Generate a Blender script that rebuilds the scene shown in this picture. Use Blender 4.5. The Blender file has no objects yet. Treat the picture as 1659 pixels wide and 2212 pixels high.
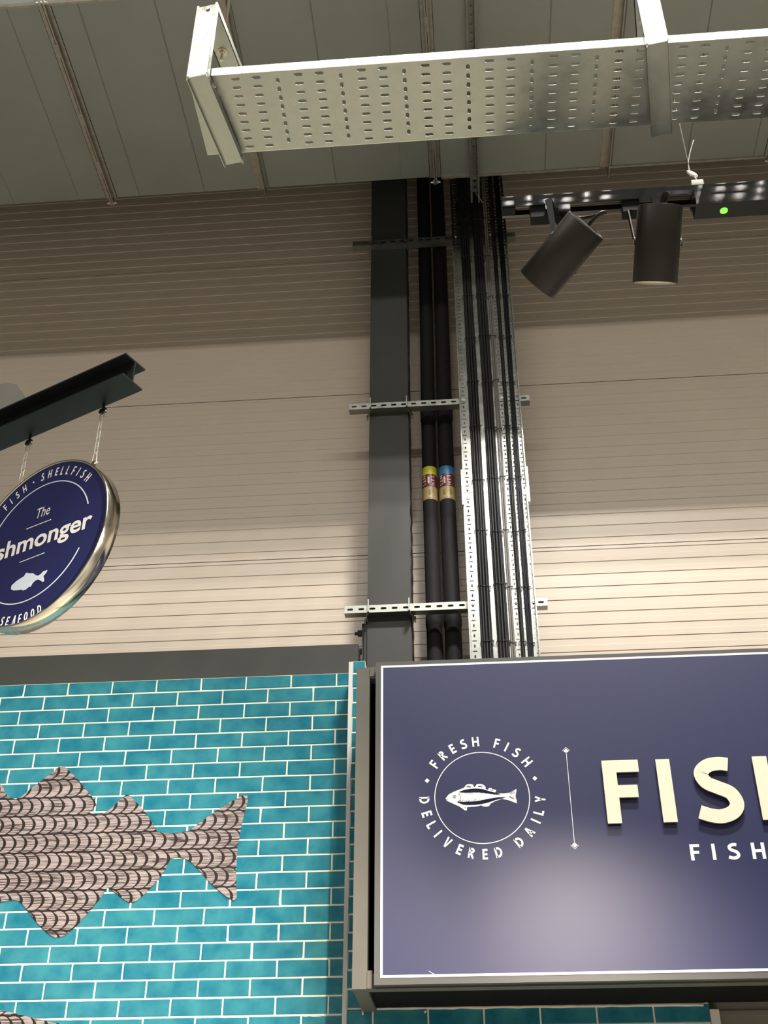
import bpy, math, random
from mathutils import Vector, Matrix
from mathutils.geometry import tessellate_polygon
random.seed(7)
S = bpy.context.scene
COL = S.collection
PI = math.pi

# ------------------------------------------------------------------ camera
cam_d = bpy.data.cameras.new('camera')
cam = bpy.data.objects.new('camera', cam_d); COL.objects.link(cam)
cam_d.sensor_fit = 'VERTICAL'; cam_d.sensor_height = 36.0
cam_d.lens = 36.0 * 2541.0 / 2212.0
cam_d.clip_start = 0.05; cam_d.clip_end = 200
pit, yaw, rol = math.radians(33.96), math.radians(-4.755), math.radians(0.07)
fw = Vector((math.sin(yaw)*math.cos(pit), math.cos(yaw)*math.cos(pit), math.sin(pit)))
rt = Vector((math.cos(yaw), -math.sin(yaw), 0)); up = rt.cross(fw)
rt2 = math.cos(rol)*rt + math.sin(rol)*up; up2 = -math.sin(rol)*rt + math.cos(rol)*up
cam.matrix_world = Matrix(((rt2.x, up2.x, -fw.x, 0), (rt2.y, up2.y, -fw.y, 0), (rt2.z, up2.z, -fw.z, 1.6), (0, 0, 0, 1)))
S.camera = cam

# ------------------------------------------------------------------ exposure and world
S.view_settings.view_transform = 'Standard'; S.view_settings.look = 'None'
S.view_settings.exposure = 1.1; S.view_settings.gamma = 1.0; S.view_settings.use_curve_mapping = False
W = bpy.data.worlds.new('world'); S.world = W; W.use_nodes = True
W.node_tree.nodes['Background'].inputs[0].default_value = (1.0, 0.93, 0.80, 1)
W.node_tree.nodes['Background'].inputs[1].default_value = 0.10
HIGH_BAY = 160.0     # radiance of the LED lenses of the high bay lights
SPOT_W = 420.0        # watts of a track spotlight
COOL = (1.0, 0.95, 0.88); WARM = (1.0, 0.87, 0.74)

# ------------------------------------------------------------------ materials
def mat(name, col, rough=0.5, metal=0.0, spec=0.5, noise=0.0, nscale=8.0, bump=0.0, bscale=60.0, coat=0.0, rvar=0.0, aniso=None):
    m = bpy.data.materials.new(name); m.use_nodes = True
    nt = m.node_tree; b = nt.nodes['Principled BSDF']
    b.inputs['Base Color'].default_value = (*col, 1); b.inputs['Roughness'].default_value = rough
    b.inputs['Metallic'].default_value = metal; b.inputs['Specular IOR Level'].default_value = spec
    b.inputs['Coat Weight'].default_value = coat; b.inputs['Coat Roughness'].default_value = 0.1
    tc = nt.nodes.new('ShaderNodeTexCoord')
    if noise > 0 or rvar > 0:
        n = nt.nodes.new('ShaderNodeTexNoise'); n.inputs['Scale'].default_value = nscale; n.inputs['Detail'].default_value = 4
        nt.links.new(tc.outputs['Object'], n.inputs['Vector'])
        if noise > 0:
            mr = nt.nodes.new('ShaderNodeMapRange'); mr.inputs[1].default_value = .3; mr.inputs[2].default_value = .7
            mr.inputs[3].default_value = 1-noise; mr.inputs[4].default_value = 1+noise
            nt.links.new(n.outputs[0], mr.inputs[0])
            mx = nt.nodes.new('ShaderNodeVectorMath'); mx.operation = 'SCALE'; mx.inputs[0].default_value = col
            nt.links.new(mr.outputs[0], mx.inputs['Scale']); nt.links.new(mx.outputs[0], b.inputs['Base Color'])
        if rvar > 0:
            m2 = nt.nodes.new('ShaderNodeMapRange'); m2.inputs[1].default_value = .3; m2.inputs[2].default_value = .7
            m2.inputs[3].default_value = rough-rvar; m2.inputs[4].default_value = rough+rvar
            nt.links.new(n.outputs[0], m2.inputs[0]); nt.links.new(m2.outputs[0], b.inputs['Roughness'])
    if bump > 0:
        n2 = nt.nodes.new('ShaderNodeTexNoise'); n2.inputs['Scale'].default_value = bscale; n2.inputs['Detail'].default_value = 3
        nt.links.new(tc.outputs['Object'], n2.inputs['Vector'])
        bp = nt.nodes.new('ShaderNodeBump'); bp.inputs['Strength'].default_value = bump; bp.inputs['Distance'].default_value = .004
        nt.links.new(n2.outputs[0], bp.inputs['Height']); nt.links.new(bp.outputs[0], b.inputs['Normal'])
    return m
def emit(name, col, strength):
    m = bpy.data.materials.new(name); m.use_nodes = True
    b = m.node_tree.nodes['Principled BSDF']; b.inputs['Base Color'].default_value = (*col, 1)
    b.inputs['Emission Color'].default_value = (*col, 1); b.inputs['Emission Strength'].default_value = strength
    return m
M = {}
M['cladding'] = mat('cladding', (.56, .480, .388), .31, spec=.5, noise=.02, nscale=3)
M['joint'] = mat('cladding_joint', (.27, .245, .205), .6)
M['roof'] = mat('roof', (.30, .29, .27), .7)
M['floor'] = mat('floor', (.48, .46, .41), .35)
M['galv'] = mat('galvanised', (.33, .345, .315), .38, metal=.95, noise=.10, nscale=26, bump=.05, bscale=120, rvar=.08)
M['galv_duct'] = mat('duct_steel', (.315, .345, .315), .42, metal=.55, noise=.06, nscale=2.2, bump=.03, bscale=40, rvar=.07)
M['galv_edge'] = mat('duct_flange_steel', (.42, .40, .35), .4, metal=.8, noise=.15, nscale=30)
M['galv_bright'] = mat('tray_steel', (.56, .57, .54), .30, metal=1.0, noise=.08, nscale=30, rvar=.07)
M['galv_wall'] = mat('wall_tray_steel', (.34, .355, .335), .27, metal=1.0, noise=.06, nscale=20, rvar=.03)
M['rod'] = mat('zinc_rod', (.55, .48, .36), .4, metal=.8)
M['dark_steel'] = mat('dark_steel', (.043, .046, .042), .55, spec=.3, noise=.06, nscale=5)
M['dark_edge'] = mat('dark_edge', (.02, .02, .019), .6)
M['beam_steel'] = mat('beam_paint', (.011, .014, .014), .45, spec=.35)
M['frame_paint'] = mat('frame_paint', (.105, .102, .085), .5, spec=.35, noise=.05, nscale=12)
M['box_shade'] = mat('box_shade_black', (.006, .006, .006), .8, spec=.1)  # shade inside the open sign box, put in as black
M['insul'] = mat('insulation', (.009, .009, .010), .75, spec=.2, noise=.15, nscale=30, bump=.2, bscale=90)
M['cable'] = mat('cable_sheath', (.012, .012, .013), .5, spec=.35)
M['cable_thin'] = mat('thin_cable_sheath', (.006, .007, .012), .35, spec=.4)
M['cable_grey'] = mat('grey_cable_sheath', (.17, .16, .145), .5)
M['tie'] = mat('cable_tie', (.006, .006, .006), .35)
M['lamp_body'] = mat('lamp_body', (.024, .020, .015), .5, spec=.3, noise=.05, nscale=30)
M['track'] = mat('track_black', (.016, .018, .020), .15, spec=.5, bump=.04, bscale=14)
M['track_mat'] = mat('track_matt', (.010, .011, .012), .6, spec=.2)
M['brass'] = mat('conductor', (.45, .33, .16), .4, metal=.8)
M['screw'] = mat('screw', (.6, .6, .56), .3, metal=.9)
M['cream'] = mat('cream_face', (.80, .74, .58), .45, spec=.3, noise=.02, nscale=40)
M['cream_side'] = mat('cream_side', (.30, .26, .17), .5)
M['white'] = mat('white_print', (.86, .86, .84), .55, spec=.25)
M['white_warm'] = mat('white_plastic', (.78, .74, .66), .5)
M['trim'] = mat('edge_trim', (.62, .62, .60), .4)
M['silicone'] = mat('silicone', (.60, .56, .48), .5, bump=.4, bscale=60)
M['navy'] = mat('navy_panel', (.016, .020, .078), .42, spec=.5)
M['ink'] = mat('engraving_ink', (.012, .015, .045), .85, spec=.1)
M['navy_round'] = mat('navy_round', (.016, .020, .095), .5, spec=.3)
M['board_edge'] = mat('board_edge', (.075, .077, .074), .42, spec=.4)
M['pale_blue'] = mat('pale_blue_print', (.66, .76, .86), .5)
M['chrome'] = mat('rim_steel', (.78, .73, .62), .16, metal=1.0, noise=.05, nscale=20, rvar=.06, bump=.05, bscale=9)
M['chain'] = mat('chain_steel', (.85, .83, .74), .4, metal=.6)
M['side_panel'] = mat('side_panel', (.20, .18, .155), .5)
M['yellow'] = mat('yellow_band', (.55, .52, .02), .4)
M['blue'] = mat('blue_band', (.02, .18, .38), .4)
M['maroon'] = mat('maroon_band', (.10, .012, .016), .4)
M['tan'] = mat('tan_band', (.36, .26, .10), .4)
M['pink'] = mat('pink_print', (.62, .48, .48), .5)
M['brown'] = mat('brown_print', (.03, .018, .010), .5)
M['grout'] = mat('grout', (.80, .76, .60), .8, noise=.05, nscale=40)
M['led'] = emit('led_lens', COOL, HIGH_BAY)
M['led_near'] = emit('led_lens_near', COOL, HIGH_BAY*8.6)
M['lens'] = emit('spot_lens', (1, .93, .8), 30.0)
M['green'] = emit('green_led', (.10, 1.0, .03), 1.6)

def tile_mat():
    m = mat('teal_glaze', (.02, .2, .25), .09, spec=.5, bump=.10, bscale=26)
    nt = m.node_tree; b = nt.nodes['Principled BSDF']; tc = nt.nodes.new('ShaderNodeTexCoord')
    n = nt.nodes.new('ShaderNodeTexNoise'); n.inputs['Scale'].default_value = 13; n.inputs['Detail'].default_value = 3
    r = nt.nodes.new('ShaderNodeValToRGB'); r.color_ramp.elements[0].position = .3; r.color_ramp.elements[1].position = .72
    r.color_ramp.elements[0].color = (.014, .150, .225, 1); r.color_ramp.elements[1].color = (.048, .245, .288, 1)
    nt.links.new(tc.outputs['Object'], n.inputs['Vector']); nt.links.new(n.outputs[0], r.inputs[0])
    nt.links.new(r.outputs[0], b.inputs['Base Color'])
    return m
M['tile'] = tile_mat()

def scale_mat():
    """fish print: rows of overlapping round scales, streaked like wood, with black crescents between"""
    m = bpy.data.materials.new('fish_scale_print'); m.use_nodes = True; nt = m.node_tree; N = nt.nodes; L = nt.links
    b = N['Principled BSDF']; b.inputs['Roughness'].default_value = .5; b.inputs['Specular IOR Level'].default_value = .3
    tc = N.new('ShaderNodeTexCoord'); sp = N.new('ShaderNodeSeparateXYZ'); L.new(tc.outputs['Object'], sp.inputs[0])
    def mt(op, a, b_=None, c=None):
        n = N.new('ShaderNodeMath'); n.operation = op
        for i, v in enumerate((a, b_, c)):
            if v is None: continue
            if isinstance(v, (int, float)): n.inputs[i].default_value = v
            else: L.new(v, n.inputs[i])
        return n.outputs[0]
    P, Rw, r = .0455, .0790, .0380
    zz = mt('DIVIDE', mt('SUBTRACT', sp.outputs['Z'], 3.1525), Rw)      # row centre at z = 3.192, edge here
    row = mt('FLOOR', zz); v = mt('MULTIPLY', mt('SUBTRACT', mt('SUBTRACT', zz, row), .5), Rw)
    v2 = mt('MULTIPLY', v, v)
    arc = mt('SQRT', mt('MAXIMUM', mt('SUBTRACT', r*r, v2), 0.0))
    xs = mt('ADD', sp.outputs['X'], mt('MULTIPLY', row, P*.5))
    u = mt('DIVIDE', mt('SUBTRACT', mt('ADD', xs, 10.0-.012), arc), P); fr = mt('FRACT', u)
    k = mt('DIVIDE', v2, r*r)
    band = mt('MULTIPLY', mt('SUBTRACT', 1.0, mt('MULTIPLY', k, .66)), 0.28)
    xr = mt('MINIMUM', mt('SUBTRACT', arc, mt('MULTIPLY', mt('SUBTRACT', 1.0, fr), P)), 0.0)
    xe = mt('MULTIPLY', xr, 1/(r*1.12)); ell = mt('LESS_THAN', mt('ADD', mt('MULTIPLY', xe, xe), k), .94)
    light = mt('MULTIPLY', mt('GREATER_THAN', fr, band), ell)
    mp = N.new('ShaderNodeMapping'); mp.inputs['Scale'].default_value = (11, 1, 330); L.new(tc.outputs['Object'], mp.inputs[0])
    n = N.new('ShaderNodeTexNoise'); n.inputs['Scale'].default_value = 1.0; n.inputs['Detail'].default_value = 3; L.new(mp.outputs[0], n.inputs['Vector'])
    rp = N.new('ShaderNodeValToRGB'); e = rp.color_ramp.elements
    e[0].position = .40; e[0].color = (.05, .035, .035, 1); e[1].position = .53; e[1].color = (.35, .305, .30, 1)
    L.new(n.outputs[0], rp.inputs[0])
    mx = N.new('ShaderNodeMix'); mx.data_type = 'RGBA'; mx.inputs[6].default_value = (.017, .014, .012, 1)
    L.new(light, mx.inputs[0]); L.new(rp.outputs[0], mx.inputs[7]); L.new(mx.outputs[2], b.inputs['Base Color'])
    return m
M['scales'] = scale_mat()

# ------------------------------------------------------------------ mesh helpers
class MB:
    def __init__(s): s.v = []; s.f = []; s.mi = []; s.sm = []
    def add(s, vs, fs, mi=0, smooth=False):
        o = len(s.v); s.v += [tuple(v) for v in vs]
        for f in fs: s.f.append(tuple(i+o for i in f)); s.mi.append(mi); s.sm.append(smooth)
        return s
    def box(s, x0, x1, y0, y1, z0, z1, mi=0):
        v = [(x, y, z) for x in (x0, x1) for y in (y0, y1) for z in (z0, z1)]
        return s.add(v, [(0, 1, 3, 2), (4, 6, 7, 5), (0, 4, 5, 1), (2, 3, 7, 6), (0, 2, 6, 4), (1, 5, 7, 3)], mi)
    def hexa(s, p, mi=0):   # 8 corner points: bottom loop 4, top loop 4
        return s.add(p, [(3, 2, 1, 0), (4, 5, 6, 7), (0, 1, 5, 4), (1, 2, 6, 5), (2, 3, 7, 6), (3, 0, 4, 7)], mi)
    def poly(s, pts, fn, t0, t1, mi=0, holes=(), side=None):
        """2D outline (with holes) extruded between heights t0 and t1; fn(a, b, t) maps to 3D"""
        loops = [list(pts)] + [list(h) for h in holes]
        flat = [p for l in loops for p in l]; n = len(flat)
        tris = tessellate_polygon([[Vector((p[0], p[1], 0)) for p in l] for l in loops])
        vs = [fn(p[0], p[1], t0) for p in flat] + [fn(p[0], p[1], t1) for p in flat]
        fs = [tuple(t) for t in tris] + [tuple(n+i for i in reversed(t)) for t in tris]
        s.add(vs, fs, mi); o = len(s.v) - 2*n; k = 0
        for l in loops:
            m = len(l)
            for i in range(m):
                a, b = k+i, k+(i+1) % m
                s.f.append((o+a, o+b, o+n+b, o+n+a)); s.mi.append(mi if side is None else side); s.sm.append(False)
            k += m
        return s
    def tube(s, pts, r, seg=8, cap=True, mi=0, smooth=True, closed=False):
        pts = [Vector(p) for p in pts]; n = len(pts); vs = []; fs = []
        rs = r if isinstance(r, (list, tuple)) else [r]*n
        ref = None
        for i, p in enumerate(pts):
            a = pts[(i-1) % n] if (closed or i > 0) else p; b = pts[(i+1) % n] if (closed or i < n-1) else p
            d = (b-a).normalized()
            if ref is None:
                ref = d.cross(Vector((0, 0, 1)));
                if ref.length < .2: ref = d.cross(Vector((0, 1, 0)))
            e1 = (ref - d*ref.dot(d)).normalized(); ref = e1; e2 = d.cross(e1)
            for k in range(seg):
                t = 2*PI*k/seg; vs.append(p + (e1*math.cos(t)+e2*math.sin(t))*rs[i])
        m = n if closed else n-1
        for i in range(m):
            for k in range(seg):
                j = (i+1) % n
                fs.append((i*seg+k, i*seg+(k+1) % seg, j*seg+(k+1) % seg, j*seg+k))
        s.add(vs, fs, mi, smooth)
        if cap and not closed:
            o = len(s.v)-len(vs)
            s.f.append(tuple(o+k for k in reversed(range(seg)))); s.mi.append(mi); s.sm.append(False)
            s.f.append(tuple(o+(n-1)*seg+k for k in range(seg))); s.mi.append(mi); s.sm.append(False)
        return s
    def build(s, name, mats, parent=None, loc=None):
        me = bpy.data.meshes.new(name)
        off = Vector(parent.location) if parent is not None and loc is None else Vector(loc or (0, 0, 0))
        p = parent.parent if parent is not None else None
        if parent is not None and loc is None and p is not None: off = Vector(parent['wl'])
        me.from_pydata([tuple(Vector(v)-off) for v in s.v], [], s.f)
        if not isinstance(mats, (list, tuple)): mats = [mats]
        for m in mats: me.materials.append(M[m])
        me.polygons.foreach_set('material_index', s.mi); me.polygons.foreach_set('use_smooth', s.sm)
        me.update()
        import bmesh
        bm = bmesh.new(); bm.from_mesh(me); bmesh.ops.recalc_face_normals(bm, faces=bm.faces); bm.to_mesh(me); bm.free()
        o = bpy.data.objects.new(name, me); COL.objects.link(o)
        if parent is not None: o.parent = parent
        else: o.location = off
        return o
def thing(name, label, cat, loc=(0, 0, 0), group=None):
    o = bpy.data.objects.new(name, None); COL.objects.link(o); o.location = loc; o.empty_display_size = .05
    o['label'] = label; o['category'] = cat
    if group: o['group'] = group
    return o
def tag(o, label, cat, group=None):
    o['label'] = label; o['category'] = cat
    if group: o['group'] = group
    return o
def struct(o): o['kind'] = 'structure'; return o
def sub(mb, name, mats, part):
    """a sub-part: its parent is a part whose own origin sits on the thing's origin"""
    o = mb.build(name, mats, None, loc=part.parent.location); o.location = (0, 0, 0); o.parent = part
    return o
def lab(o, text): o['label'] = text; return o
def frameXZ(Y): return lambda a, b, t: (a, Y+t, b)
def circle(cx, cy, r, n=24, a0=0.0): return [(cx+r*math.cos(a0+2*PI*i/n), cy+r*math.sin(a0+2*PI*i/n)) for i in range(n)]
def slot(cx, cy, l, w, ang=0, n=5):
    """stadium outline, length l along the axis ang, width w"""
    r = w/2; h = l/2-r; out = []
    for k in range(n+1): t = -PI/2+PI*k/n; out.append((h+r*math.cos(t), r*math.sin(t)))
    for k in range(n+1): t = PI/2+PI*k/n; out.append((-h+r*math.cos(t), r*math.sin(t)))
    c, s_ = math.cos(ang), math.sin(ang)
    return [(cx+x*c-y*s_, cy+x*s_+y*c) for x, y in out]
def spline(p, sub_=6, closed=False):
    n = len(p); out = []
    for i in range(n if closed else n-1):
        g = lambda k: p[k % n] if closed else p[max(0, min(n-1, k))]
        a, b, c, d = g(i-1), g(i), g(i+1), g(i+2)
        for k in range(sub_):
            t = k/sub_
            out.append(tuple(.5*((2*b[j])+(-a[j]+c[j])*t+(2*a[j]-5*b[j]+4*c[j]-d[j])*t*t+(-a[j]+3*b[j]-3*c[j]+d[j])*t**3) for j in range(len(b))))
    if not closed: out.append(tuple(p[-1]))
    return out

# ------------------------------------------------------------------ lettering: a plain humanist sans, strokes of width w in a cell of height 1
S_PATH = [(.56, .895), (.42, .915), (.25, .885), (.13, .77), (.19, .62), (.36, .53), (.53, .44), (.60, .28), (.53, .15), (.36, .085), (.20, .10), (.03, .16)]
def arcp(cx, cy, rx, ry, a0, a1, n=14): return [(cx+rx*math.cos(math.radians(a0+(a1-a0)*i/n)), cy+ry*math.sin(math.radians(a0+(a1-a0)*i/n))) for i in range(n+1)]
def glyph(ch, w):
    """list of ('p', polygon) or ('s', centre line) in cell units; returns strokes and advance width"""
    h = w/2; R = lambda x0, y0, x1, y1: ('p', [(x0, y0), (x1, y0), (x1, y1), (x0, y1)])
    if ch == 'F': return [('p', [(0, 0), (w, 0), (w, .40), (.51, .40), (.51, .40+w*.92), (w, .40+w*.92), (w, 1-w*.92), (.56, 1-w*.92), (.56, 1), (0, 1)])], .56
    if ch == 'I': return [R(0, 0, w, 1)], w
    if ch == 'S': return [('s', spline(S_PATH, 5))], .66
    if ch == 'H': return [('p', [(0, 0), (w, 0), (w, .5-h), (.76-w, .5-h), (.76-w, 0), (.76, 0), (.76, 1), (.76-w, 1), (.76-w, .5+h), (w, .5+h), (w, 1), (0, 1)])], .76
    if ch == 'E': return [('p', [(0, 0), (.56, 0), (.56, w), (w, w), (w, .5-h), (.52, .5-h), (.52, .5+h), (w, .5+h), (w, 1-w), (.55, 1-w), (.55, 1), (0, 1)])], .56
    if ch == 'L': return [('p', [(0, 0), (.52, 0), (.52, w), (w, w), (w, 1), (0, 1)])], .52
    if ch == 'R': return [R(0, 0, w, 1), ('s', [(h, 1-h), (.30, 1-h)]+arcp(.30, .74, .22, .26-h, 90, -90)+[(h, .48+h*.2)]), ('s', [(.28, .46), (.58, h*.2)])], .62
    if ch == 'D': return [R(0, 0, w, 1), ('s', [(h, 1-h), (.26, 1-h)]+arcp(.26, .5, .40, .5-h, 90, -90)+[(h, h)])], .72
    if ch == 'O': return [('s', arcp(.37, .5, .37-h, .5-h, 90, 450, 28))], .74
    if ch == 'A': return [('p', [(0, 0), (w*1.05, 0), (.36, .80), (.72-w*1.05, 0), (.72, 0), (.36+h*1.1, 1), (.36-h*1.1, 1)]), R(.15, .24, .57, .24+w*.85)], .72
    if ch == 'V': return [('p', [(0, 1), (w*1.05, 1), (.34, .2), (.68-w*1.05, 1), (.68, 1), (.34+h*1.1, 0), (.34-h*1.1, 0)])], .68
    if ch == 'Y': return [R(.34-h, 0, .34+h, .46), ('s', [(h*.8, 1.0), (.34, .42)]), ('s', [(.68-h*.8, 1.0), (.34, .42)])], .68
    if ch == 'T': return [R(.3-h, 0, .3+h, 1-w*.5), R(0, 1-w, .6, 1)], .6
    if ch == '1': return [R(.22, 0, .22+w, 1), ('s', [(.05, .76), (.26, .94)])], .40
    return [], .3
def stroke_poly(c, w):
    l, r = [], []
    for i, p in enumerate(c):
        a = c[max(0, i-1)]; b = c[min(len(c)-1, i+1)]
        if i in (0, len(c)-1) and c[0] == c[-1]: a, b = c[-2], c[1]
        dx, dy = b[0]-a[0], b[1]-a[1]; d = math.hypot(dx, dy) or 1
        l.append((p[0]-dy/d*w/2, p[1]+dx/d*w/2)); r.append((p[0]+dy/d*w/2, p[1]-dx/d*w/2))
    return l, r
def strip(mb, c, w, fn, t0, t1, mi=0, side=None):
    l, r = stroke_poly(c, w); n = len(c)
    vs = [fn(p[0], p[1], t) for t in (t0, t1) for q in (l, r) for p in q]
    for i in range(n-1):
        for q, m_ in (((i, i+1, n+i+1, n+i), mi), ((2*n+i, 3*n+i, 3*n+i+1, 2*n+i+1), mi), ((i, 2*n+i, 2*n+i+1, i+1), side), ((n+i, n+i+1, 3*n+i+1, 3*n+i), side)):
            pass
    o = len(mb.v); mb.v += [tuple(v) for v in vs]; sd = mi if side is None else side
    for i in range(n-1):
        for q, m_ in (((i, i+1, n+i+1, n+i), mi), ((2*n+i, 3*n+i, 3*n+i+1, 2*n+i+1), mi), ((i, 2*n+i, 2*n+i+1, i+1), sd), ((n+i, n+i+1, 3*n+i+1, 3*n+i), sd)):
            mb.f.append(tuple(o+k for k in q)); mb.mi.append(m_); mb.sm.append(False)
    for e in (0, n-1):
        mb.f.append((o+e, o+n+e, o+3*n+e, o+2*n+e)); mb.mi.append(sd); mb.sm.append(False)
def letter(mb, ch, fn, t0, t1, w=.2, mi=0, side=None):
    """fn(x, y, t) with x, y in cell units"""
    gs, adv = glyph(ch, w)
    for k, g in gs:
        if k == 'p': mb.poly(g, fn, t0, t1, mi, side=side)
        else: strip(mb, g, w, fn, t0, t1, mi, side)
    return adv
def place(ch, mb, P, cx, cy, ang, h, xs, t0, t1, w, mi=0):
    """centre a letter at (cx, cy) in the plane P(a, b, t), turned by ang, height h, width factor xs"""
    adv = glyph(ch, w)[1]; c, s_ = math.cos(ang), math.sin(ang)
    def fn(x, y, t):
        a = (x-adv/2)*h*xs; b = (y-.5)*h
        return P(cx+a*c-b*s_, cy+a*s_+b*c, t)
    letter(mb, ch, fn, t0, t1, w, mi)
def ring(mb, P, cx, cy, r, w, a0, a1, t0, t1, n=72, mi=0):
    c = [(cx+r*math.cos(math.radians(a0+(a1-a0)*i/n)), cy+r*math.sin(math.radians(a0+(a1-a0)*i/n))) for i in range(n+1)]
    strip(mb, c, w, P, t0, t1, mi)

# ------------------------------------------------------------------ setting: floor, roof, cladding
YW = 5.08
struct(MB().box(-14, 14, -22, 5.3, -.1, 0).build('floor', 'floor'))
struct(MB().box(-14, 14, -22, 5.6, 9.30, 9.40).build('ceiling', 'roof'))
w = MB(); prof = []
joints = [4.765, 5.832, 6.900, 7.967, 3.698, 2.63, 1.56, .5]
z = .0; P_ = .0712; j = 0
ph = 4.714 % P_
rows = []
k0 = int((0-ph)//P_); z = k0*P_+ph
while z < 8.8:
    rows += [(z-.0016, 0.0), (z+.0016, .0027), (z+P_/2-.0016, .0027), (z+P_/2+.0016, 0.0)]; z += P_
rows = [(a, b) for a, b in rows if 0.05 < a < 8.75 and not any(abs(a-q) < .013 for q in joints)]
for q in joints: rows += [(q-.0125, 0.0), (q-.0120, .0006), (q+.004, .0006), (q+.0045, .006), (q+.0075, .006), (q+.0080, 0.0)]
rows = [(0, 0.0)]+sorted(rows)+[(8.8, 0.0)]
vs = [(x, YW+d, zz) for x in (-7, 7) for zz, d in rows]; n = len(rows)
fs = []; 
for i in range(n-1): fs.append((i, i+1, n+i+1, n+i))
w.add(vs, fs, 0)
for i in range(n-1):
    w.mi[i] = 1 if (rows[i][1] >= .005 or rows[i+1][1] >= .005) else 0
w.box(-7, 7, YW+.02, YW+.12, 0, 8.8, 0)
struct(w.build('wall_back', ['cladding', 'joint']))

# ------------------------------------------------------------------ tiled walls
def tile_field(mb, x0, x1, z0, z1, Y, zref, xref, pw=.203, ph_=.068, g=.0044, mi=0):
    """glazed tiles in running bond clipped to a rectangle; zref a bed joint, xref an upright joint of the row above it"""
    r0 = int(math.floor((z0-zref)/ph_))-1; r1 = int(math.ceil((z1-zref)/ph_))+1
    for r in range(r0, r1):
        za, zb = zref+r*ph_+g/2, zref+(r+1)*ph_-g/2
        za, zb = max(za, z0), min(zb, z1)
        if zb-za < .006: continue
        xr = xref+(pw/2 if r % 2 else 0)
        c0 = int(math.floor((x0-xr)/pw))-1; c1 = int(math.ceil((x1-xr)/pw))+1
        for c in range(c0, c1):
            xa, xb = max(xr+c*pw+g/2, x0), min(xr+(c+1)*pw-g/2, x1)
            if xb-xa < .004: continue
            e = min(.004, (xb-xa)/3, (zb-za)/3); d0 = random.uniform(-.0008, .0008); d1 = random.uniform(-.0008, .0008); d2 = random.uniform(-.0007, .0007)
            cxm, czm = (xa+xb)/2, (za+zb)/2
            f = lambda x, z_, lift: (x, Y-lift-d0*0-(x-cxm)/.1*d1-(z_-czm)/.034*d2, z_)
            ou = [(xa, za), (xb, za), (xb, zb), (xa, zb)]
            i1 = [(xa+e*.3, za+e*.3), (xb-e*.3, za+e*.3), (xb-e*.3, zb-e*.3), (xa+e*.3, zb-e*.3)]
            i2 = [(xa+e, za+e), (xb-e, za+e), (xb-e, zb-e), (xa+e, zb-e)]
            v = [f(*p, -.004) for p in ou]+[f(*p, -.0008) for p in i1]+[f(*p, 0) for p in i2]
            fs = [(8, 9, 10, 11)]
            for k in range(4):
                q = (k+1) % 4; fs += [(k, q, 4+q, 4+k), (4+k, 4+q, 8+q, 8+k)]
            mb.add(v, fs, mi)
YL = 4.71; YP = 4.58
w = MB(); tile_field(w, -3.6, -.5345, 1.55, 3.928, YL, 3.8665, -2.023)
w.box(-3.6, -.5345, YL+.0016, YL+.07, 0, 3.9285, 1)
struct(w.build('wall_left', ['tile', 'grout']))
w = MB()
tile_field(w, -.5165, -.462, 2.500, 3.9195, YP, 2.501, -.72)
tile_field(w, -.5165, .7920, 1.55, 2.4995, YP, 2.501, -.1155)
w.box(-.5165, -.462, YP+.0016, YP+.115, 0, 3.920, 1)
w.box(-.462, .7920, YP+.0016, YP+.115, 0, 2.52, 1)
struct(w.build('wall_right', ['tile', 'grout']))
w = MB(); w.box(-.533, -.5168, YP-.003, YL-.001, 1.2, 3.916); struct(w.build('trim_1', 'trim'))
w = MB(); w.box(.7935, .8255, YP-.006, YP+.11, 1.2, 2.478); struct(w.build('trim_2', 'white_warm'))
w = MB(); w.box(.826, 3.2, YP+.03, YP+.09, 0, 2.52); w.box(.826, 3.2, YP+.022, YP+.03, 2.462, 2.478); struct(w.build('wall_front', 'side_panel'))

# fish print on the tiles
FISH = [(-2.30, 3.45), (-2.17, 3.52), (-2.10, 3.50), (-2.052, 3.461), (-2.036, 3.446), (-2.024, 3.422), (-1.994, 3.394), (-1.968, 3.388), (-1.945, 3.399), (-1.909, 3.434), (-1.835, 3.496), (-1.798, 3.531), (-1.777, 3.528), (-1.717, 3.477), (-1.671, 3.426), (-1.623, 3.376), (-1.613, 3.353), (-1.638, 3.319), (-1.600, 3.312), (-1.573, 3.317), (-1.546, 3.335), (-1.513, 3.372), (-1.489, 3.393), (-1.474, 3.39), (-1.436, 3.355), (-1.393, 3.31), (-1.358, 3.263), (-1.337, 3.229), (-1.276, 3.22), (-1.203, 3.229), (-1.159, 3.264), (-1.096, 3.311), (-1.033, 3.351), (-.983, 3.378), (-.967, 3.375), (-.963, 3.353), (-.982, 3.256), (-.993, 3.154), (-.992, 3.054), (-.982, 2.949), (-.992, 2.94), (-1.017, 2.95), (-1.086, 3.003), (-1.141, 3.061), (-1.18, 3.097), (-1.211, 3.116), (-1.247, 3.121), (-1.269, 3.114), (-1.283, 3.075), (-1.31, 3.03), (-1.355, 2.978), (-1.393, 2.944), (-1.418, 2.941), (-1.441, 2.952), (-1.516, 3.006), (-1.542, 2.958), (-1.581, 2.907), (-1.623, 2.853), (-1.667, 2.815), (-1.702, 2.809), (-1.729, 2.821), (-1.782, 2.863), (-1.843, 2.926), (-1.878, 2.958), (-1.904, 2.962), (-1.957, 2.953), (-2.08, 2.94), (-2.25, 2.93), (-2.45, 2.96), (-2.68, 3.04), (-2.84, 3.16), (-2.86, 3.24), (-2.72, 3.34), (-2.52, 3.41)]
w = MB(); w.poly(FISH, frameXZ(YL), -.0035, -.0010)
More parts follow.
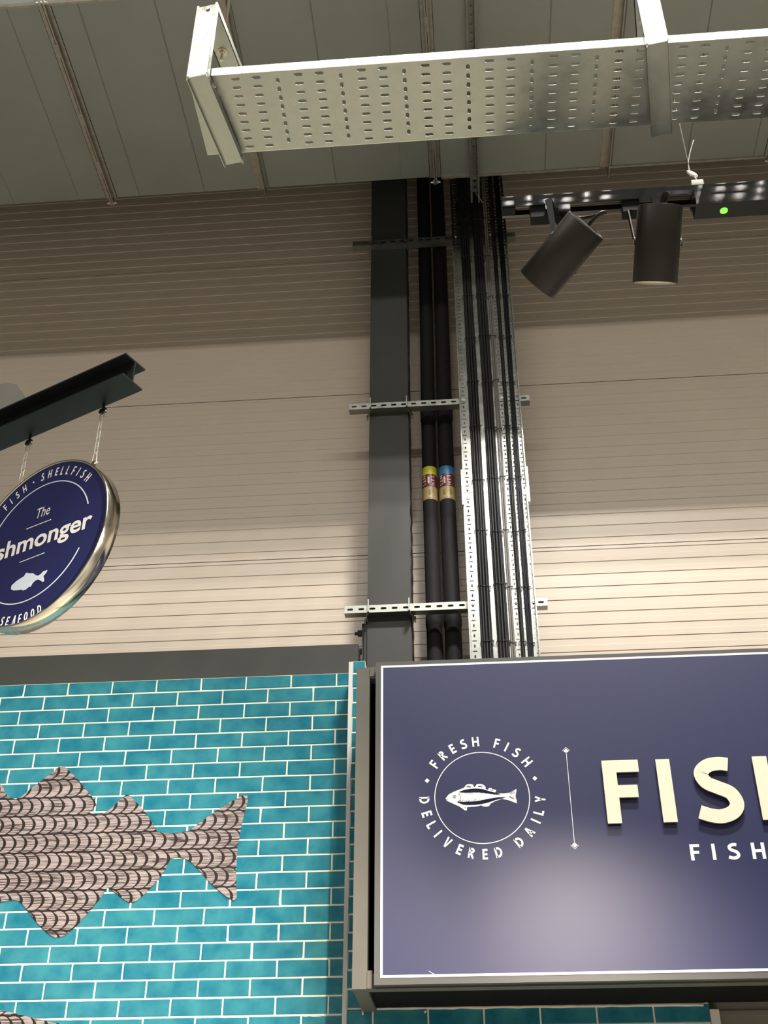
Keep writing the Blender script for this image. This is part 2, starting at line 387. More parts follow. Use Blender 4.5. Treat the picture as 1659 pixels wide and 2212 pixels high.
tag(w.build('fish_decal', 'scales'), 'large upper fish print with forked tail, black scales, stuck on the teal tiles', 'wall decal', 'fish prints on the tiles')
w = MB(); w.poly([(x-.33-.30, z_-.905) for x, z_ in FISH], frameXZ(YL), -.0035, -.0010)
w = MB(); w.poly([(-2.9, 2.25), (-2.6, 2.42), (-2.3, 2.52), (-2.05, 2.55), (-1.879, 2.54), (-1.836, 2.533), (-1.793, 2.523), (-1.736, 2.509), (-1.679, 2.497), (-1.623, 2.487), (-1.5, 2.45), (-1.40, 2.40), (-1.34, 2.36), (-1.2, 2.37), (-1.05, 2.45), (-1.03, 2.36), (-1.05, 2.2), (-1.03, 2.08), (-1.15, 2.16), (-1.3, 2.24), (-1.45, 2.16), (-1.7, 2.05), (-2.1, 2.0), (-2.5, 2.06)], frameXZ(YL), -.0035, -.0010)
tag(w.build('fish_decal', 'scales'), 'lower fish print of which only the back shows in the bottom left corner', 'wall decal', 'fish prints on the tiles')

# ------------------------------------------------------------------ steel frame of the building
t = thing('steel_column', 'dark grey steel column rising between the wall halves', 'column', (-.38, 4.95, 0))
c = MB(); c.box(-.4815, -.2765, 4.850, 4.862, 0, 8.6); c.box(-.4815, -.2765, 5.038, 5.050, 0, 8.6); c.box(-.384, -.374, 4.862, 5.038, 0, 8.6)
c.build('column_section', 'dark_steel', t)
c = MB(); zz = 4.0
pts = []
while zz < 7.4: pts.append((random.uniform(-.0035, .001), zz)); zz += .03
for (a, z0), (b, z1) in zip(pts, pts[1:]): c.hexa([(-.2775, 4.862, z0), (-.2745-a, 4.862, z0), (-.2745-a, 5.038, z0), (-.2775, 5.038, z0), (-.2775, 4.862, z1), (-.2745-b, 4.862, z1), (-.2745-b, 5.038, z1), (-.2775, 5.038, z1)])
lab(c.build('unlit_side', 'dark_edge', t), 'black ragged-edged strip standing in for the unlit column side')  # the column's unlit right side, its shade put in as black
c = MB(); c.box(-.497, -.4818, 4.86, 5.03, 3.9, 4.268); c.box(-.508, -.4972, 4.87, 5.02, 3.9, 4.262)
c.build('end_plate', 'dark_edge', t)
for bz, bx in ((4.226, 0), (4.09+.04, .004)):
    b_ = MB(); b_.tube([(-.545+bx, 4.90, bz), (-.53+bx, 4.90, bz)], .008, 10, smooth=False); b_.tube([(-.531+bx, 4.90, bz), (-.509, 4.90, bz)], .0155, 6, smooth=False)
    b_.build('bolt', 'dark_steel', t)
t = thing('steel_beam', 'dark grey horizontal steel beam on top of the teal tiled wall', 'beam', (-2, 4.8, 3.93))
b_ = MB(); b_.box(-4.2, -.510, 4.735, 4.745, 3.9290, 4.085); b_.box(-4.2, -.510, 4.745, 4.84, 4.075, 4.085); b_.box(-4.2, -.510, 4.745, 4.84, 3.9290, 3.939)
b_.build('beam_section', 'dark_steel', t)
b_ = MB(); b_.box(-.522, -.5095, 4.75, 4.83, 3.935, 4.078); b_.build('web_cleat', 'dark_edge', t)

# ------------------------------------------------------------------ slotted struts across the column
def make_strut(zt, zb, zd, label):
    """zt top of web, zb bottom edge of web"""
    t = thing('slotted_strut', label, 'strut', (-.11, 4.82, zb), 'galvanised struts clamped across the column')
    h = zt-zb; x0, x1 = -.586, .362; nx = int(round((x1-x0)/.0524)); m = MB()
    xs0 = -.5587-.0262
    mb = MB(); pw = .0524; x = x0
    k = 0
    while x < x1-.001:
        xe = min(xs0+pw*(k+1), x1)
        cx = xs0+pw*(k+.5)
        hol = [slot(cx, zb+h*.5, .028, .0115)] if (cx-.016 > x and cx+.016 < xe) else []
        mb.poly([(x, zb), (xe, zb), (xe, zt), (x, zt)], frameXZ(4.8065), 0, .002, 0, hol)
        x = xe; k += 1
    mb.box(x0, x1, 4.8085, 4.8495, zb, zb+.002); mb.box(x0, x1, 4.8085, 4.8495, zt-.002, zt)
    mb.box(x0, x1, 4.8475, 4.8495, zb+.002, zb+.010); mb.box(x0, x1, 4.8475, 4.8495, zt-.010, zt-.002)
    mb.build('channel', 'galv', t)
    for (xf, xb) in ((-.472, -.492), (-.281, -.257)):
        zc = (zt+zb)/2; a = MB()
        def q(x, y, z_): return (x, y, z_)
        P0 = [(xf-.0025, 4.790, zc-.041), (xf+.0025, 4.790, zc-.041), (xb+.0025, 4.866, zc-.056), (xb-.0025, 4.866, zc-.056)]
        P1 = [(xf-.0025, 4.790, zc+.043), (xf+.0025, 4.790, zc+.043), (xb+.0025, 4.866, zc-.044), (xb-.0025, 4.866, zc-.044)]
        # front fin and the leg running back below the strut
        a.hexa([(xf-.0025, 4.790, zc-.038), (xf+.0025, 4.790, zc-.038), (xf+.0025, 4.8055, zc-.036), (xf-.0025, 4.8055, zc-.036),
                (xf-.0025, 4.790, zc+.043), (xf+.0025, 4.790, zc+.043), (xf+.0025, 4.8055, zc+.050), (xf-.0025, 4.8055, zc+.050)])
        a.hexa([(xf-.0025, 4.790, zc-.038), (xf+.0025, 4.790, zc-.038), (xb+.0025, 4.868, zc-.040), (xb-.0025, 4.868, zc-.040),
                (xf-.0025, 4.790, zc-.0225), (xf+.0025, 4.790, zc-.0225), (xb+.0025, 4.868, zc-.0225), (xb-.0025, 4.868, zc-.0225)])
        a.tube([(xb, 4.862, zc-.05), (xb, 4.862, zc-.02)], .0045, 8)
        a.build('beam_clamp', 'galv', t)
    return t
make_strut(6.770, 6.733, .0, 'topmost slotted steel strut on the column, close under the duct')
make_strut(5.545, 5.508, .0, 'middle slotted steel strut on the column, above the pipe labels')
make_strut(4.3245, 4.285, .0, 'lowest slotted steel strut on the column, just above the blue sign')

# ------------------------------------------------------------------ insulated pipes
def pipe(cx, cy, r, label, top_mat, topname, up_arrow, zoff):
    t = thing('insulated_pipe', label, 'pipe', (cx, cy, 0), 'insulated pipes beside the column')
    pr = [(0.0, r*.97), (4.15, r), (4.262, r), (4.268, r*1.06), (4.298, r*1.09), (4.33, r*1.05), (4.335, r), (5.0, r*1.0), (5.50, r*1.0), (5.515, r*1.09), (5.60, r*1.10), (5.615, r*1.02), (6.2, r*1.0), (7.0, r*1.0), (8.5, r)]
    p = MB(); p.tube([(cx+.003*math.sin(z_*2.1), cy, z_) for z_, _ in pr], [q for _, q in pr], 32); p.build('insulation', 'insul', t)
    z0, z1, z2, z3 = 4.985+zoff, 5.062+zoff, 5.140+zoff, 5.190+zoff
    def cyl(a, z_, t_): th = a/(r*1.012); rr = r*1.012+t_; return (cx+.003*math.sin(5.1*2.1)+rr*math.sin(th), cy-rr*math.cos(th), z_)
    def band(za, zb, m_, nm):
        q = MB(); q.tube([(cx+.003*math.sin(5.1*2.1), cy, za), (cx+.003*math.sin(5.1*2.1), cy, zb)], r*1.012, 32, cap=False); return q.build(nm, m_, t)
    lab(band(z2, z3, top_mat, 'label_band'), topname)
    bm_ = band(z1, z2, 'maroon', 'label_band'); lab(bm_, 'maroon band with white lettering and an arrow')
    tn = band(z0, z1, 'tan', 'label_band'); lab(tn, 'tan band with a brown mark')
    q = MB(); hh = .0175
    def text(a0, flip):
        # HT1 turned a quarter: reads upwards, or downwards when flipped
        pos = -.033
        for ch in 'HT1':
            ad = glyph(ch, .2)[1]*.026
            if not flip: fn = lambda x, y, t_, p=pos: cyl(a0-(y-.5)*hh, (z1+z2)/2+p+x*.026, t_)
            else: fn = lambda x, y, t_, p=pos: cyl(a0+(y-.5)*hh, (z1+z2)/2-p-x*.026, t_)
            letter(q, ch, fn, .0002, .0008, .2); pos += ad+.0065
    if up_arrow: text(.012, False); text(-.031, True); ax = -.011
    else: text(.0175, False); text(-.030, True); ax = -.004
    s_ = 1 if up_arrow else -1; zc = (z1+z2)/2
    A = [(-.005, -.022), (.005, -.022), (.005, .008), (.0075, .008), (0, .024), (-.0075, .008), (-.005, .008)]
    q.poly([(ax+x, zc+s_*y) for x, y in A], cyl, .0002, .0008)
    sub(q, 'lettering', 'pink', bm_)
    q = MB()
    for a0 in ((.0, ) if not up_arrow else (-.014, .019)):
        zc = (z0+z1)/2+.002
        ring(q, cyl, a0, zc-.005, .0045, .0016, 0, 360, .0002, .0008, 16); ring(q, cyl, a0, zc+.008, .0045, .0016, -60, 240, .0002, .0008, 14)
        strip(q, [(a0-.005, zc-.016), (a0+.004, zc-.012)], .0016, cyl, .0002, .0008)
        for k in range(9): strip(q, [(a0-.022+k*.0036, z0+.0065), (a0-.0198+k*.0036, z0+.0065)], .002, cyl, .0002, .0008)
    sub(q, 'mark', 'brown', tn)
pipe(-.172, 4.945, .0378, 'black insulated pipe nearest the column with a yellow topped label', 'yellow', 'yellow band', False, 0)
pipe(-.084, 4.945, .0402, 'black insulated pipe beside the cable tray with a blue topped label', 'blue', 'blue band', True, -.003)

# ------------------------------------------------------------------ perforated cable tray on the wall with its cables
YT = 4.800
t = thing('wall_cable_tray', 'tall galvanised perforated cable tray running up the wall beside the pipes', 'cable tray', (.153, YT, 3.9))
P2 = .0530; Z0, Z1, ZJ = 3.70, 8.2, 4.935
def vert_tray(za, zb, x0, x1):
    mb = MB(); cols = [(.0165, .034), (.216, .030), (.2545, .020), (.2965, .027)]; ed = [x0]; strips = []
    x = x0
    for cx, cw in cols:
        a, b = cx-cw/2, cx+cw/2
        if a > x+.0005: mb.box(x, a, YT-.0012, YT, za, zb)
        z_ = za
        while z_ < zb-.001:
            ze = min(z_+P2, zb); hol = []
            wd = .0072 if cw > .021 else .005
            if ze-z_ > P2-.001: hol = [slot(cx, z_+P2*.25, .0175, wd, PI/2, 3), slot(cx, z_+P2*.75, min(.021, cw*.72), .0058, 0, 3)]
            mb.poly([(a, z_), (b, z_), (b, ze), (a, ze)], frameXZ(YT), -.0012, 0, 0, hol); z_ = ze
        x = b
    mb.box(x, x1, YT-.0012, YT, za, zb)
    mb.box(x0-.001, x0, YT-.026, YT, za, zb); mb.box(x1, x1+.001, YT-.026, YT, za, zb)
    mb.box(x0-.001, x0+.005, YT-.027, YT-.026, za, zb); mb.box(x1-.005, x1+.001, YT-.027, YT-.026, za, zb)
    return mb
lo = vert_tray(Z0, ZJ-.001, -.006, .3075); lo.build('tray_section', 'galv_wall', t)
hi = vert_tray(ZJ+.001, Z1, -.003, .3105); hi.build('tray_section', 'galv_wall', t)
for x0, x1 in ((-.0115, -.0075), (.3115, .3160)):
    s_ = MB(); s_.box(x0, x1, YT-.030, YT-.001, 4.845, 5.055); s_.box(min(x0, x1)-.001, max(x0, x1)+.003, YT-.034, YT-.0285, 4.845, 5.055); s_.build('splice_plate', 'galv_bright', t)
for x0, z_ in ((.0165, 4.306), (.0165, 5.527), (.0165, 6.752), (.2165, 4.306), (.2165, 5.527), (.2165, 6.752), (.0165, 4.96), (.0165, 4.905), (.2965, 4.306)):
    s_ = MB(); s_.tube([(x0, YT-.0045, z_), (x0, YT-.0012, z_)], .0095, 16); s_.tube([(x0, YT-.008, z_), (x0, YT-.0045, z_)], .0052, 6, smooth=False); s_.build('bolt', 'screw', t)
TIES = [6.87, 6.566, 6.258, 5.949, 5.633, 5.323, 5.007, 4.692, 4.384, 4.098]
def bundle(label, cab, hw, xlo, xhi, yb, tie_r):
    """cab: list of (offset across, offset forward, radius, material)"""
    cx0 = (xlo+xhi)/2
    t = thing('cable_bundle', label, 'cable bundle', (cx0, yb, 3.8), 'cable bundles tied to the wall tray')
    def xc(z_): return xlo+(xhi-xlo)*(z_-4.0)/3.1
    for i, (ox, oy, r, m_) in enumerate(cab):
        a = random.uniform(0, 6); b_ = random.uniform(1.5, 3.0)
        pts = [(xc(z_)+ox+.0010*math.sin(z_*b_*1.7+a), yb-oy-r-.0006*(1+math.sin(z_*b_*2+a)), z_) for z_ in [3.72+k*.14 for k in range(32)]]
        q = MB(); q.tube(pts, r, 10); o = q.build('cable', m_, t)
        if m_ == 'cable_grey': lab(o, 'grey cable')
    x0 = min(c[0]-c[2] for c in cab)-.002; x1 = max(c[0]+c[2] for c in cab)+.002; dep = max(c[1]+2*c[2] for c in cab)+.0026
    for z_ in TIES:
        zz = z_+random.uniform(-.012, .012); q = MB(); xm = xc(zz)
        dz = random.uniform(-.006, .006)
        pts = [(xm+x0-.002, yb-.001, zz), (xm+x0, yb-dep*.75, zz), (xm+x0+.006, yb-dep, zz), (xm+x1-.006, yb-dep, zz+dz), (xm+x1, yb-dep*.75, zz+dz), (xm+x1+.002, yb-.001, zz+dz)]
        q.tube(pts, .0016, 6); q.box(xm+x1-.001, xm+x1+.005, yb-dep*.7-.005, yb-dep*.7, zz+dz-.003, zz+dz+.003); q.build('cable_tie', 'tie', t)
YC = YT-.0014
bundle('thick black cable bundle on the left of the wall tray', [(-.0215, 0, .0063, 'cable'), (-.0085, 0, .0063, 'cable'), (.0045, 0, .0063, 'cable'), (.0175, 0, .0065, 'cable'), (-.014, .0115, .006, 'cable'), (.0, .0115, .0062, 'cable'), (.0125, .0115, .006, 'cable')], 0, .0735, .0705, YC, 0)
bundle('widest black cable bundle, second from the left in the wall tray', [(-.0250, 0, .0065, 'cable'), (-.0115, 0, .0065, 'cable'), (.0020, 0, .0065, 'cable'), (.0155, 0, .0065, 'cable'), (-.018, .0115, .006, 'cable'), (-.0045, .0118, .0064, 'cable'), (.009, .0115, .006, 'cable')], 0, .1500, .1500, YC, 0)
bundle('pair of grey cables beside the widest bundle in the wall tray', [(-.0055, 0, .0050, 'cable_grey'), (.0055, 0, .0048, 'cable_grey')], 0, .1880, .1960, YC, 0)
bundle('narrow black cable bundle between the right slot rows of the tray', [(-.0065, 0, .0050, 'cable'), (.0050, 0, .0050, 'cable'), (-.001, .009, .0048, 'cable')], 0, .2330, .2395, YC, 0)
bundle('bundle of fine glossy black cables on the right of the wall tray', [(-.0115+k*.0046, (k % 2)*.003, .0024, 'cable_thin') for k in range(6)]+[(-.008+k*.0052, .0060, .0024, 'cable_thin') for k in range(4)], 0, .2665, .2790, YC, 0)

# ------------------------------------------------------------------ big rectangular duct
ZD = 6.911; YN, YF = 3.268, 4.485; HD = 1.75  # height raised so the unseen upper duct keeps light off the wall
t = thing('air_duct', 'wide galvanised rectangular air duct across the top', 'air duct', (-.5, 3.88, ZD))
def duct_sec(x0, x1, beads):
    mb = MB(); g = .004; d = .003
    xs = [x0]; zs = [0]
    pr = [(x0, 0)]
    for b_ in beads: pr += [(b_-g, 0), (b_, d), (b_+g, 0)]
    pr += [(x1, 0)]
    vs = [(x, y, ZD+h) for y in (YN, YF) for x, h in pr]; n = len(pr)
    mb.add(vs, [(i, i+1, n+i+1, n+i) for i in range(n-1)])
    vs = [(x, Y_, z_) for Y_ in (YN, YF) for x in (x0, x1) for z_ in (ZD, ZD+HD)]
    mb.add(vs, [(0, 1, 3, 2), (4, 6, 7, 5), (1, 3, 7, 5)])
    return mb
duct_sec(-3.87, -1.957, [-3.5, -3.05, -2.535, -2.150]).build('duct_section', 'galv_duct', t)
duct_sec(-1.955, -.083, [-1.791, -1.410, -1.04, -.648, -.274]).build('duct_section', 'galv_duct', t)
duct_sec(-.081, 1.78, [.160, .535, .905, 1.323, 1.691]).build('duct_section', 'galv_duct', t)
duct_sec(1.782, 3.65, [2.05, 2.4, 2.8, 3.2]).build('duct_section', 'galv_duct', t)
for xj in (-1.956, -.082, 1.781):
    q = MB()
    for s_ in (-1, 1):
        q.box(xj+s_*.0015, xj+s_*.0035, YN-.03, YF+.03, ZD-.030, ZD) if s_ > 0 else q.box(xj-.0035, xj-.0015, YN-.03, YF+.03, ZD-.030, ZD)
        a, b_ = sorted((xj+s_*.0035, xj+s_*.030)); q.box(a, b_, YN-.002, YF+.002, ZD-.004, ZD-.0005)
        a, b_ = sorted((xj+s_*.0035, xj+s_*.0095)); q.box(a, b_, YN-.03, YF+.03, ZD-.031, ZD-.026)
    q.box(xj-.0035, xj+.0035, YN-.031, YN-.029, ZD-.03, ZD+HD); q.box(xj-.0035, xj+.0035, YF+.029, YF+.031, ZD-.03, ZD+HD)
    f_ = q.build('flange_joint', 'galv_edge', t)
    b_ = MB()
    for s_ in (-1, 1): a, c_ = sorted((xj+s_*.0302, xj+s_*.0330)); b_.box(a, c_, YN, YF-.001, ZD-.0022, ZD-.0002)
    b_.box(xj-.0014, xj+.0014, YN-.029, YF+.029, ZD-.027, ZD-.001); sub(b_, 'seal_shade_strip', 'dark_edge', f_)  # dark sealant lines that also put the flange's shading into colour
    for yb in (YN-.03, YF+.022):
        b_ = MB(); b_.tube([(xj-.028, yb, ZD-.02), (xj+.026, yb, ZD-.02)], .006, 8, smooth=False); b_.tube([(xj-.015, yb, ZD-.02), (xj-.004, yb, ZD-.02)], .0125, 6, smooth=False); b_.tube([(xj+.004, yb, ZD-.02), (xj+.014, yb, ZD-.02)], .0125, 6, smooth=False)
        sub(b_, 'corner_bolt', 'screw', f_)
    for yc in (3.50, 3.92, 4.24):
        b_ = MB(); b_.box(xj-.0105, xj+.0105, yc-.04, yc+.04, ZD-.034, ZD-.022); sub(b_, 'flange_cleat', 'galv_edge', f_)
for xs_, dirn in ((-1.058, -1), (.888, 1), (-2.93, -1)):
    q = MB(); x = xs_
    a, b_ = sorted((x, x-.045*(1 if dirn > 0 else 1)))
    q.box(x-.045, x, YN-.005, YF+.004, ZD-.0035, ZD-.0003)
    q.box(x, x+.003, YN-.02, YF+.045, ZD-.050, ZD)
    q.hexa([(x-.0005, YF+.004, ZD-.035), (x+.0, YF+.004, ZD-.035), (x+.0, YF+.044, ZD-.05), (x-.0005, YF+.044, ZD-.05), (x-.018, YF+.004, ZD+.1), (x, YF+.004, ZD+.1), (x, YF+.044, ZD+.1), (x-.012, YF+.044, ZD+.1)])
    q.build('stiffener', 'galv_edge', t)
q = MB(); q.box(-.05, .84, YF+.0005, YF+.012, ZD-.010, ZD+.004); q.box(.895, 3.6, YF+.0005, YF+.012, ZD-.010, ZD+.004); q.build('edge_lip', 'galv_edge', t)
q = MB(); q.box(-3.87, 1.75, YN-.012, YN-.0005, ZD-.004, ZD+.02); q.build('edge_lip', 'galv_edge', t)

# slotted support channel under the duct
t = thing('support_channel', 'slotted steel channel running under the duct towards the wall', 'support channel', (.14, 4.0, ZD-.045))
mb = MB(); x0, x1 = .1135, .1655; zt = ZD-.0045; y = 1.9
while y < 4.56:
    cy = y+.025
    mb.poly([(x0, y), (x1, y), (x1, y+.05), (x0, y+.05)], lambda a, b_, t_: (a, b_, zt+t_), -.002, 0, 0, [slot((x0+x1)/2, cy, .028, .0125, PI/2, 4)]); y += .05
ye = y+.008
mb.box(x0, x1, y, ye, zt-.002, zt)
for a, b_ in ((x0, x0+.002), (x1-.002, x1)): mb.box(a, b_, 1.9, 4.655, zt-.04, zt-.002)
mb.box(x0+.002, x0+.010, 1.9, 4.655, zt-.041, zt-.0385); mb.box(x1-.010, x1-.002, 1.9, 4.655, zt-.041, zt-.0385)
mb.build('channel', 'galv', t)
q = MB(); q.tube(spline([(.140, 4.54, zt-.006), (.140, 4.585, zt-.012), (.150, 4.605, zt-.03), (.182, 4.63, zt-.075)], 5), .0016, 6); q.build('end_wire', 'screw', t)
q = MB(); q.tube([(.140, 4.50, zt-.012), (.140, 4.50, zt-.002)], .010, 12); q.build('bolt', 'screw', t)

# ------------------------------------------------------------------ overhead perforated tray and its C hangers
ZT = 4.0; TY0, TY1 = 1.6855, 1.9100
t = thing('overhead_cable_tray', 'horizontal perforated galvanised cable tray hanging overhead', 'cable tray', (0, 1.8, ZT))
def htray(x0, x1, cref):
    mb = MB(); pw = .0499; cs = []
    k = int(math.floor((x0-cref)/pw))-1; x = x0
    while x < x1-.0005:
        cx = cref+k*pw; a, b_ = max(cx-pw/2, x0), min(cx+pw/2, x1)
        if b_-a > .0005:
            hol = []
            if k % 3 == 0:
                if cx-.008 > a and cx+.008 < b_: hol = [slot(cx, TY0+.0245+i*.0246, .0148, .0086, PI/2, 4) for i in range(8)]
            elif cx-.0125 > a and cx+.0125 < b_: hol = [slot(cx, TY0+.0125+i*.0246, .0215, .0082, 0, 4) for i in range(9)]
            mb.poly([(a, TY0), (b_, TY0), (b_, TY1), (a, TY1)], lambda p, q_, t_: (p, q_, ZT+t_), 0, .0012, 0, hol)
            x = b_
        k += 1
    return mb
xe0 = -.606; xj = .502
for x0, x1, cr in ((xe0, xj-.0005, .0535), (xj+.0005, 2.4, .649)):
    lab(htray(x0, x1, cr).build('perforated_base', 'galv', t), 'perforated base')
    for ya, yb in ((TY0-.0012, TY0), (TY1, TY1+.0012)):
        hf = .026 if ya < TY0 else .011
        q = MB(); q.box(x0, x1, ya, yb, ZT, ZT+hf)
        if ya < TY0: q.box(x0, x1, ya, ya+.006, ZT+hf, ZT+hf+.0015)
        q.build('tray_side', 'galv_bright', t)
def hanger(ox, label, rod_top):
    t = thing('tray_hanger', label, 'hanger bracket', (ox, 1.69, ZT), 'folded steel hangers of the overhead tray')
    A = math.radians(8.6); c, s_ = math.cos(A), math.sin(A)
    def L(a, b_, z_): return (ox+a*c+b_*s_, 1.668+(-a*s_+b_*c), z_)       # a across, b back
    def bx(mb, a0, a1, b0, b1, z0, z1): mb.hexa([L(a0, b0, z0), L(a1, b0, z0), L(a1, b1, z0), L(a0, b1, z0), L(a0, b0, z1), L(a1, b0, z1), L(a1, b1, z1), L(a0, b1, z1)])
    hw = .0252; zb = 3.980; zt = 4.257
    q = MB(); bx(q, -hw, hw, 0, .002, zb, zt); bx(q, -hw, -hw+.002, -.001, .014, zb, zt); bx(q, hw-.002, hw, -.001, .014, zb, zt)
    bx(q, -hw, -hw+.0045, -.0022, -.0, zb+.002, zt+.004); bx(q, hw-.0028, hw, -.0022, 0, zb+.002, zt+.004)
    lab(q.build('upright', 'galv_bright', t), 'bright upright channel')
    q = MB(); bx(q, -hw, hw, .002, .262, zb, zb+.002); bx(q, -hw, -hw+.002, 0, .262, zb-.009, zb+.012); bx(q, hw-.002, hw, 0, .262, zb-.009, zb+.012)
    q.build('foot', 'galv', t)
    q = MB(); bx(q, -hw, hw, .002, .205, zt-.009, zt-.007); bx(q, -hw, -hw+.002, .002, .205, zt-.009, zt+.012); bx(q, hw-.002, hw, .002, .205, zt-.009, zt+.012)
    q.build('top_arm', 'galv', t)
    q = MB(); x_, y_, _ = L(.002, .012, 0)
    p = L(0, 0, zt-.012); q.tube([L(.004, -.004, zt-.016), L(.004, .0, zt-.016)], .0055, 14); q.build('screw_head', 'screw', t)
    rp = L(-.004, .125, 0); q = MB()
    q.tube([(rp[0], rp[1], zt-.045), (rp[0], rp[1], 9.29)], .0040, 10); q.build('threaded_rod', 'rod', t)
    q = MB(); q.tube([(rp[0], rp[1], zt-.0115), (rp[0], rp[1], zt-.0095)], .0125, 18); q.tube([(rp[0], rp[1], zt-.0185), (rp[0], rp[1], zt-.0115)], .0082, 6, smooth=False); q.build('nut', 'rod', t)
hanger(-.5785, 'steel hanger bracket at the left end of the overhead tray', 1)
hanger(.484, 'steel hanger bracket further right on the overhead tray, above the track lamps', 1)

# ------------------------------------------------------------------ track lighting
t = thing('lighting_track', 'black lighting track running right from the wall tray', 'lighting track', (.6, 2.0, 3.84))
q = MB(); X0, X1 = .125, 2.6
q.box(X0, X1, 2.0, 2.0025, 3.8415, 3.8755); q.box(X0, X1, 2.0305, 2.033, 3.8365, 3.8755); q.box(X0, X1, 2.0, 2.033, 3.8755, 3.878)
q.box(X0, X1, 2.0025, 2.008, 3.8405, 3.8425); q.box(X0, X1, 2.025, 2.0305, 3.8365, 3.8385)
q.build('rail', 'track', t)
q = MB(); q.box(X0+.035, X1, 2.018, 2.022, 3.850, 3.8525); q.build('conductor_strip', 'brass', t)
q = MB(); q.box(X0, X0+.032, 2.0027, 2.0303, 3.838, 3.875); q.build('end_cap', 'track_mat', t)
def spotlight(P, Q, pivx, pivz, side, yoke_top, label, lit, ad_x0, ad_x1, up_):
    P, Q = Vector(P), Vector(Q); a = (Q-P).normalized(); r = .0525
    mid = (P+Q)/2
    t = thing('track_spotlight', label, 'track spotlight', (mid.x, mid.y, 3.84), 'black cylinder spotlights on the track')
    e1 = a.cross(Vector((0, 0, 1))).normalized(); e2 = a.cross(e1)
    def ringp(c, rr, n=48): return [c+(e1*math.cos(2*PI*k/n)+e2*math.sin(2*PI*k/n))*rr for k in range(n)]
    prof_ = [(P+a*.0012, 0.0), (P+a*.0012, r-.006), (P, r-.005), (P, r-.0015), (P+a*.0012, r), (Q-a*.001, r), (Q, r-.001), (Q, r-.0035), (Q-a*.009, r-.0055), (Q-a*.011, r-.0070)]
    q = MB(); n = 48; vs = []; fs = []
    for c_, rr in prof_: vs += ringp(c_, max(rr, .0001))
    for i in range(len(prof_)-1):
        for k in range(n): fs.append((i*n+k, i*n+(k+1) % n, (i+1)*n+(k+1) % n, (i+1)*n+k))
    q.add(vs, fs, 0, True); body = q.build('lamp_body', 'lamp_body', t)
    try: body.data.shade_auto_smooth
    except Exception: pass
    for p_ in body.data.polygons:
        nd = abs(p_.normal.dot(a)); p_.use_smooth = nd < .5
    q = MB(); q.add([Q-a*.010]+ringp(Q-a*.010, r-.0065), [(0, 1+k, 1+(k+1) % n) for k in range(n)])
    q.build('lens', 'lens' if lit else 'lens', t)
    # yoke: cross bar under the adapter, two arms reaching to the pivot screws
    side_v = Vector(side).normalized(); pm = mid-a*.008
    top = Vector(yoke_top)
    for sgn in (-1, 1):
        pv = pm+side_v*sgn*(r+.002)
        tp = top+side_v*sgn*(r+.0015)
        q = MB(); d = (tp-pv).normalized(); wv = d.cross(side_v).normalized()*.0080; tv = side_v*.0014
        p0 = pv-d*.008
        q.hexa([p0-wv*.7-tv, p0+wv*.7-tv, p0+wv*.7+tv, p0-wv*.7+tv, tp-wv-tv, tp+wv-tv, tp+wv+tv, tp-wv+tv])
        q.build('yoke_arm', 'track_mat', t)
        q = MB(); q.tube([pm+side_v*sgn*(r-.001), pm+side_v*sgn*(r+.003)], .0078, 18); q.tube([pv-side_v*sgn*.0015, pv+side_v*sgn*.0022], .0052, 14); q.build('pivot_screw', 'screw', t)
    q = MB(); wv = Vector((side_v.y, -side_v.x, 0)).normalized()*.0085 if abs(side_v.z) < .9 else Vector((0, .008, 0)); b0 = top-side_v*(r+.0028); b1 = top+side_v*(r+.0028); zv = Vector((0, 0, .0014))
    q.hexa([b0-wv-zv, b1-wv-zv, b1+wv-zv, b0+wv-zv, b0-wv+zv, b1-wv+zv, b1+wv+zv, b0+wv+zv]); q.build('yoke_bar', 'track_mat', t)
    # adapter in the track
    q = MB(); q.box(ad_x0, ad_x0+.052, 2.003, 2.030, 3.803, 3.838); q.box(ad_x0+.052, ad_x1-.030, 2.003, 2.030, 3.824, 3.839)
    q.build('track_adapter', 'track_mat', t)
    q = MB(); q.box(ad_x1-.030, ad_x1, 1.9985, 2.031, 3.812, 3.8405); q.box(ad_x1-.060, ad_x1-.031, 1.9985, 2.031, 3.824, 3.8405); q.build('adapter_cover', 'track', t)
    q = MB(); q.tube([(top.x, top.y, top.z), (top.x, top.y, 3.812)], .010, 14); q.build('swivel', 'track_mat', t)
    c0 = P+e2*0.0+a*.004; q = MB()
    up1 = Vector(up_)
    q.tube(spline([tuple(c0+up1*.3), tuple(c0-a*.014+up1*.3), tuple(c0-a*.034+up1*.55), tuple(c0-a*.030+up1*1.0), tuple((c0-a*.012+up1*1.35+Vector((ad_x1-.02, 2.018, 3.81)))/2), (ad_x1-.016, 2.018, 3.822)], 7), .0042, 10); q.build('supply_cord', 'lamp_body', t)
    ld = bpy.data.lights.new('spot_beam', 'SPOT'); ld.energy = SPOT_W; ld.color = WARM; ld.spot_size = math.radians(74); ld.spot_blend = 1.0; ld.shadow_soft_size = .03
    lo_ = bpy.data.objects.new('spot_beam', ld); COL.objects.link(lo_)
    lo_.matrix_basis = Matrix.Translation(Q-a*.004-Vector(t.location)) @ a.to_track_quat('-Z', 'Y').to_matrix().to_4x4(); lo_.parent = t
    return t
# aimed left at the tiled wall
spotlight((.314, 1.943, 3.699), (.197, 2.057, 3.628), 0, 0, (-.42, -.80, .42), (.258, 2.012, 3.800), 'black track spotlight tilted to the left, nearest the wall tray', False, .193, .290, (.03, .03, .04))
# aimed down at the sign
spotlight((.490, 1.943, 3.746), (.473, 2.057, 3.609), 0, 0, (1, .02, -.10), (.482, 2.012, 3.803), 'black upright track spotlight with a glowing lens, right of the tilted one', True, .416, .517, (.02, .02, .02))
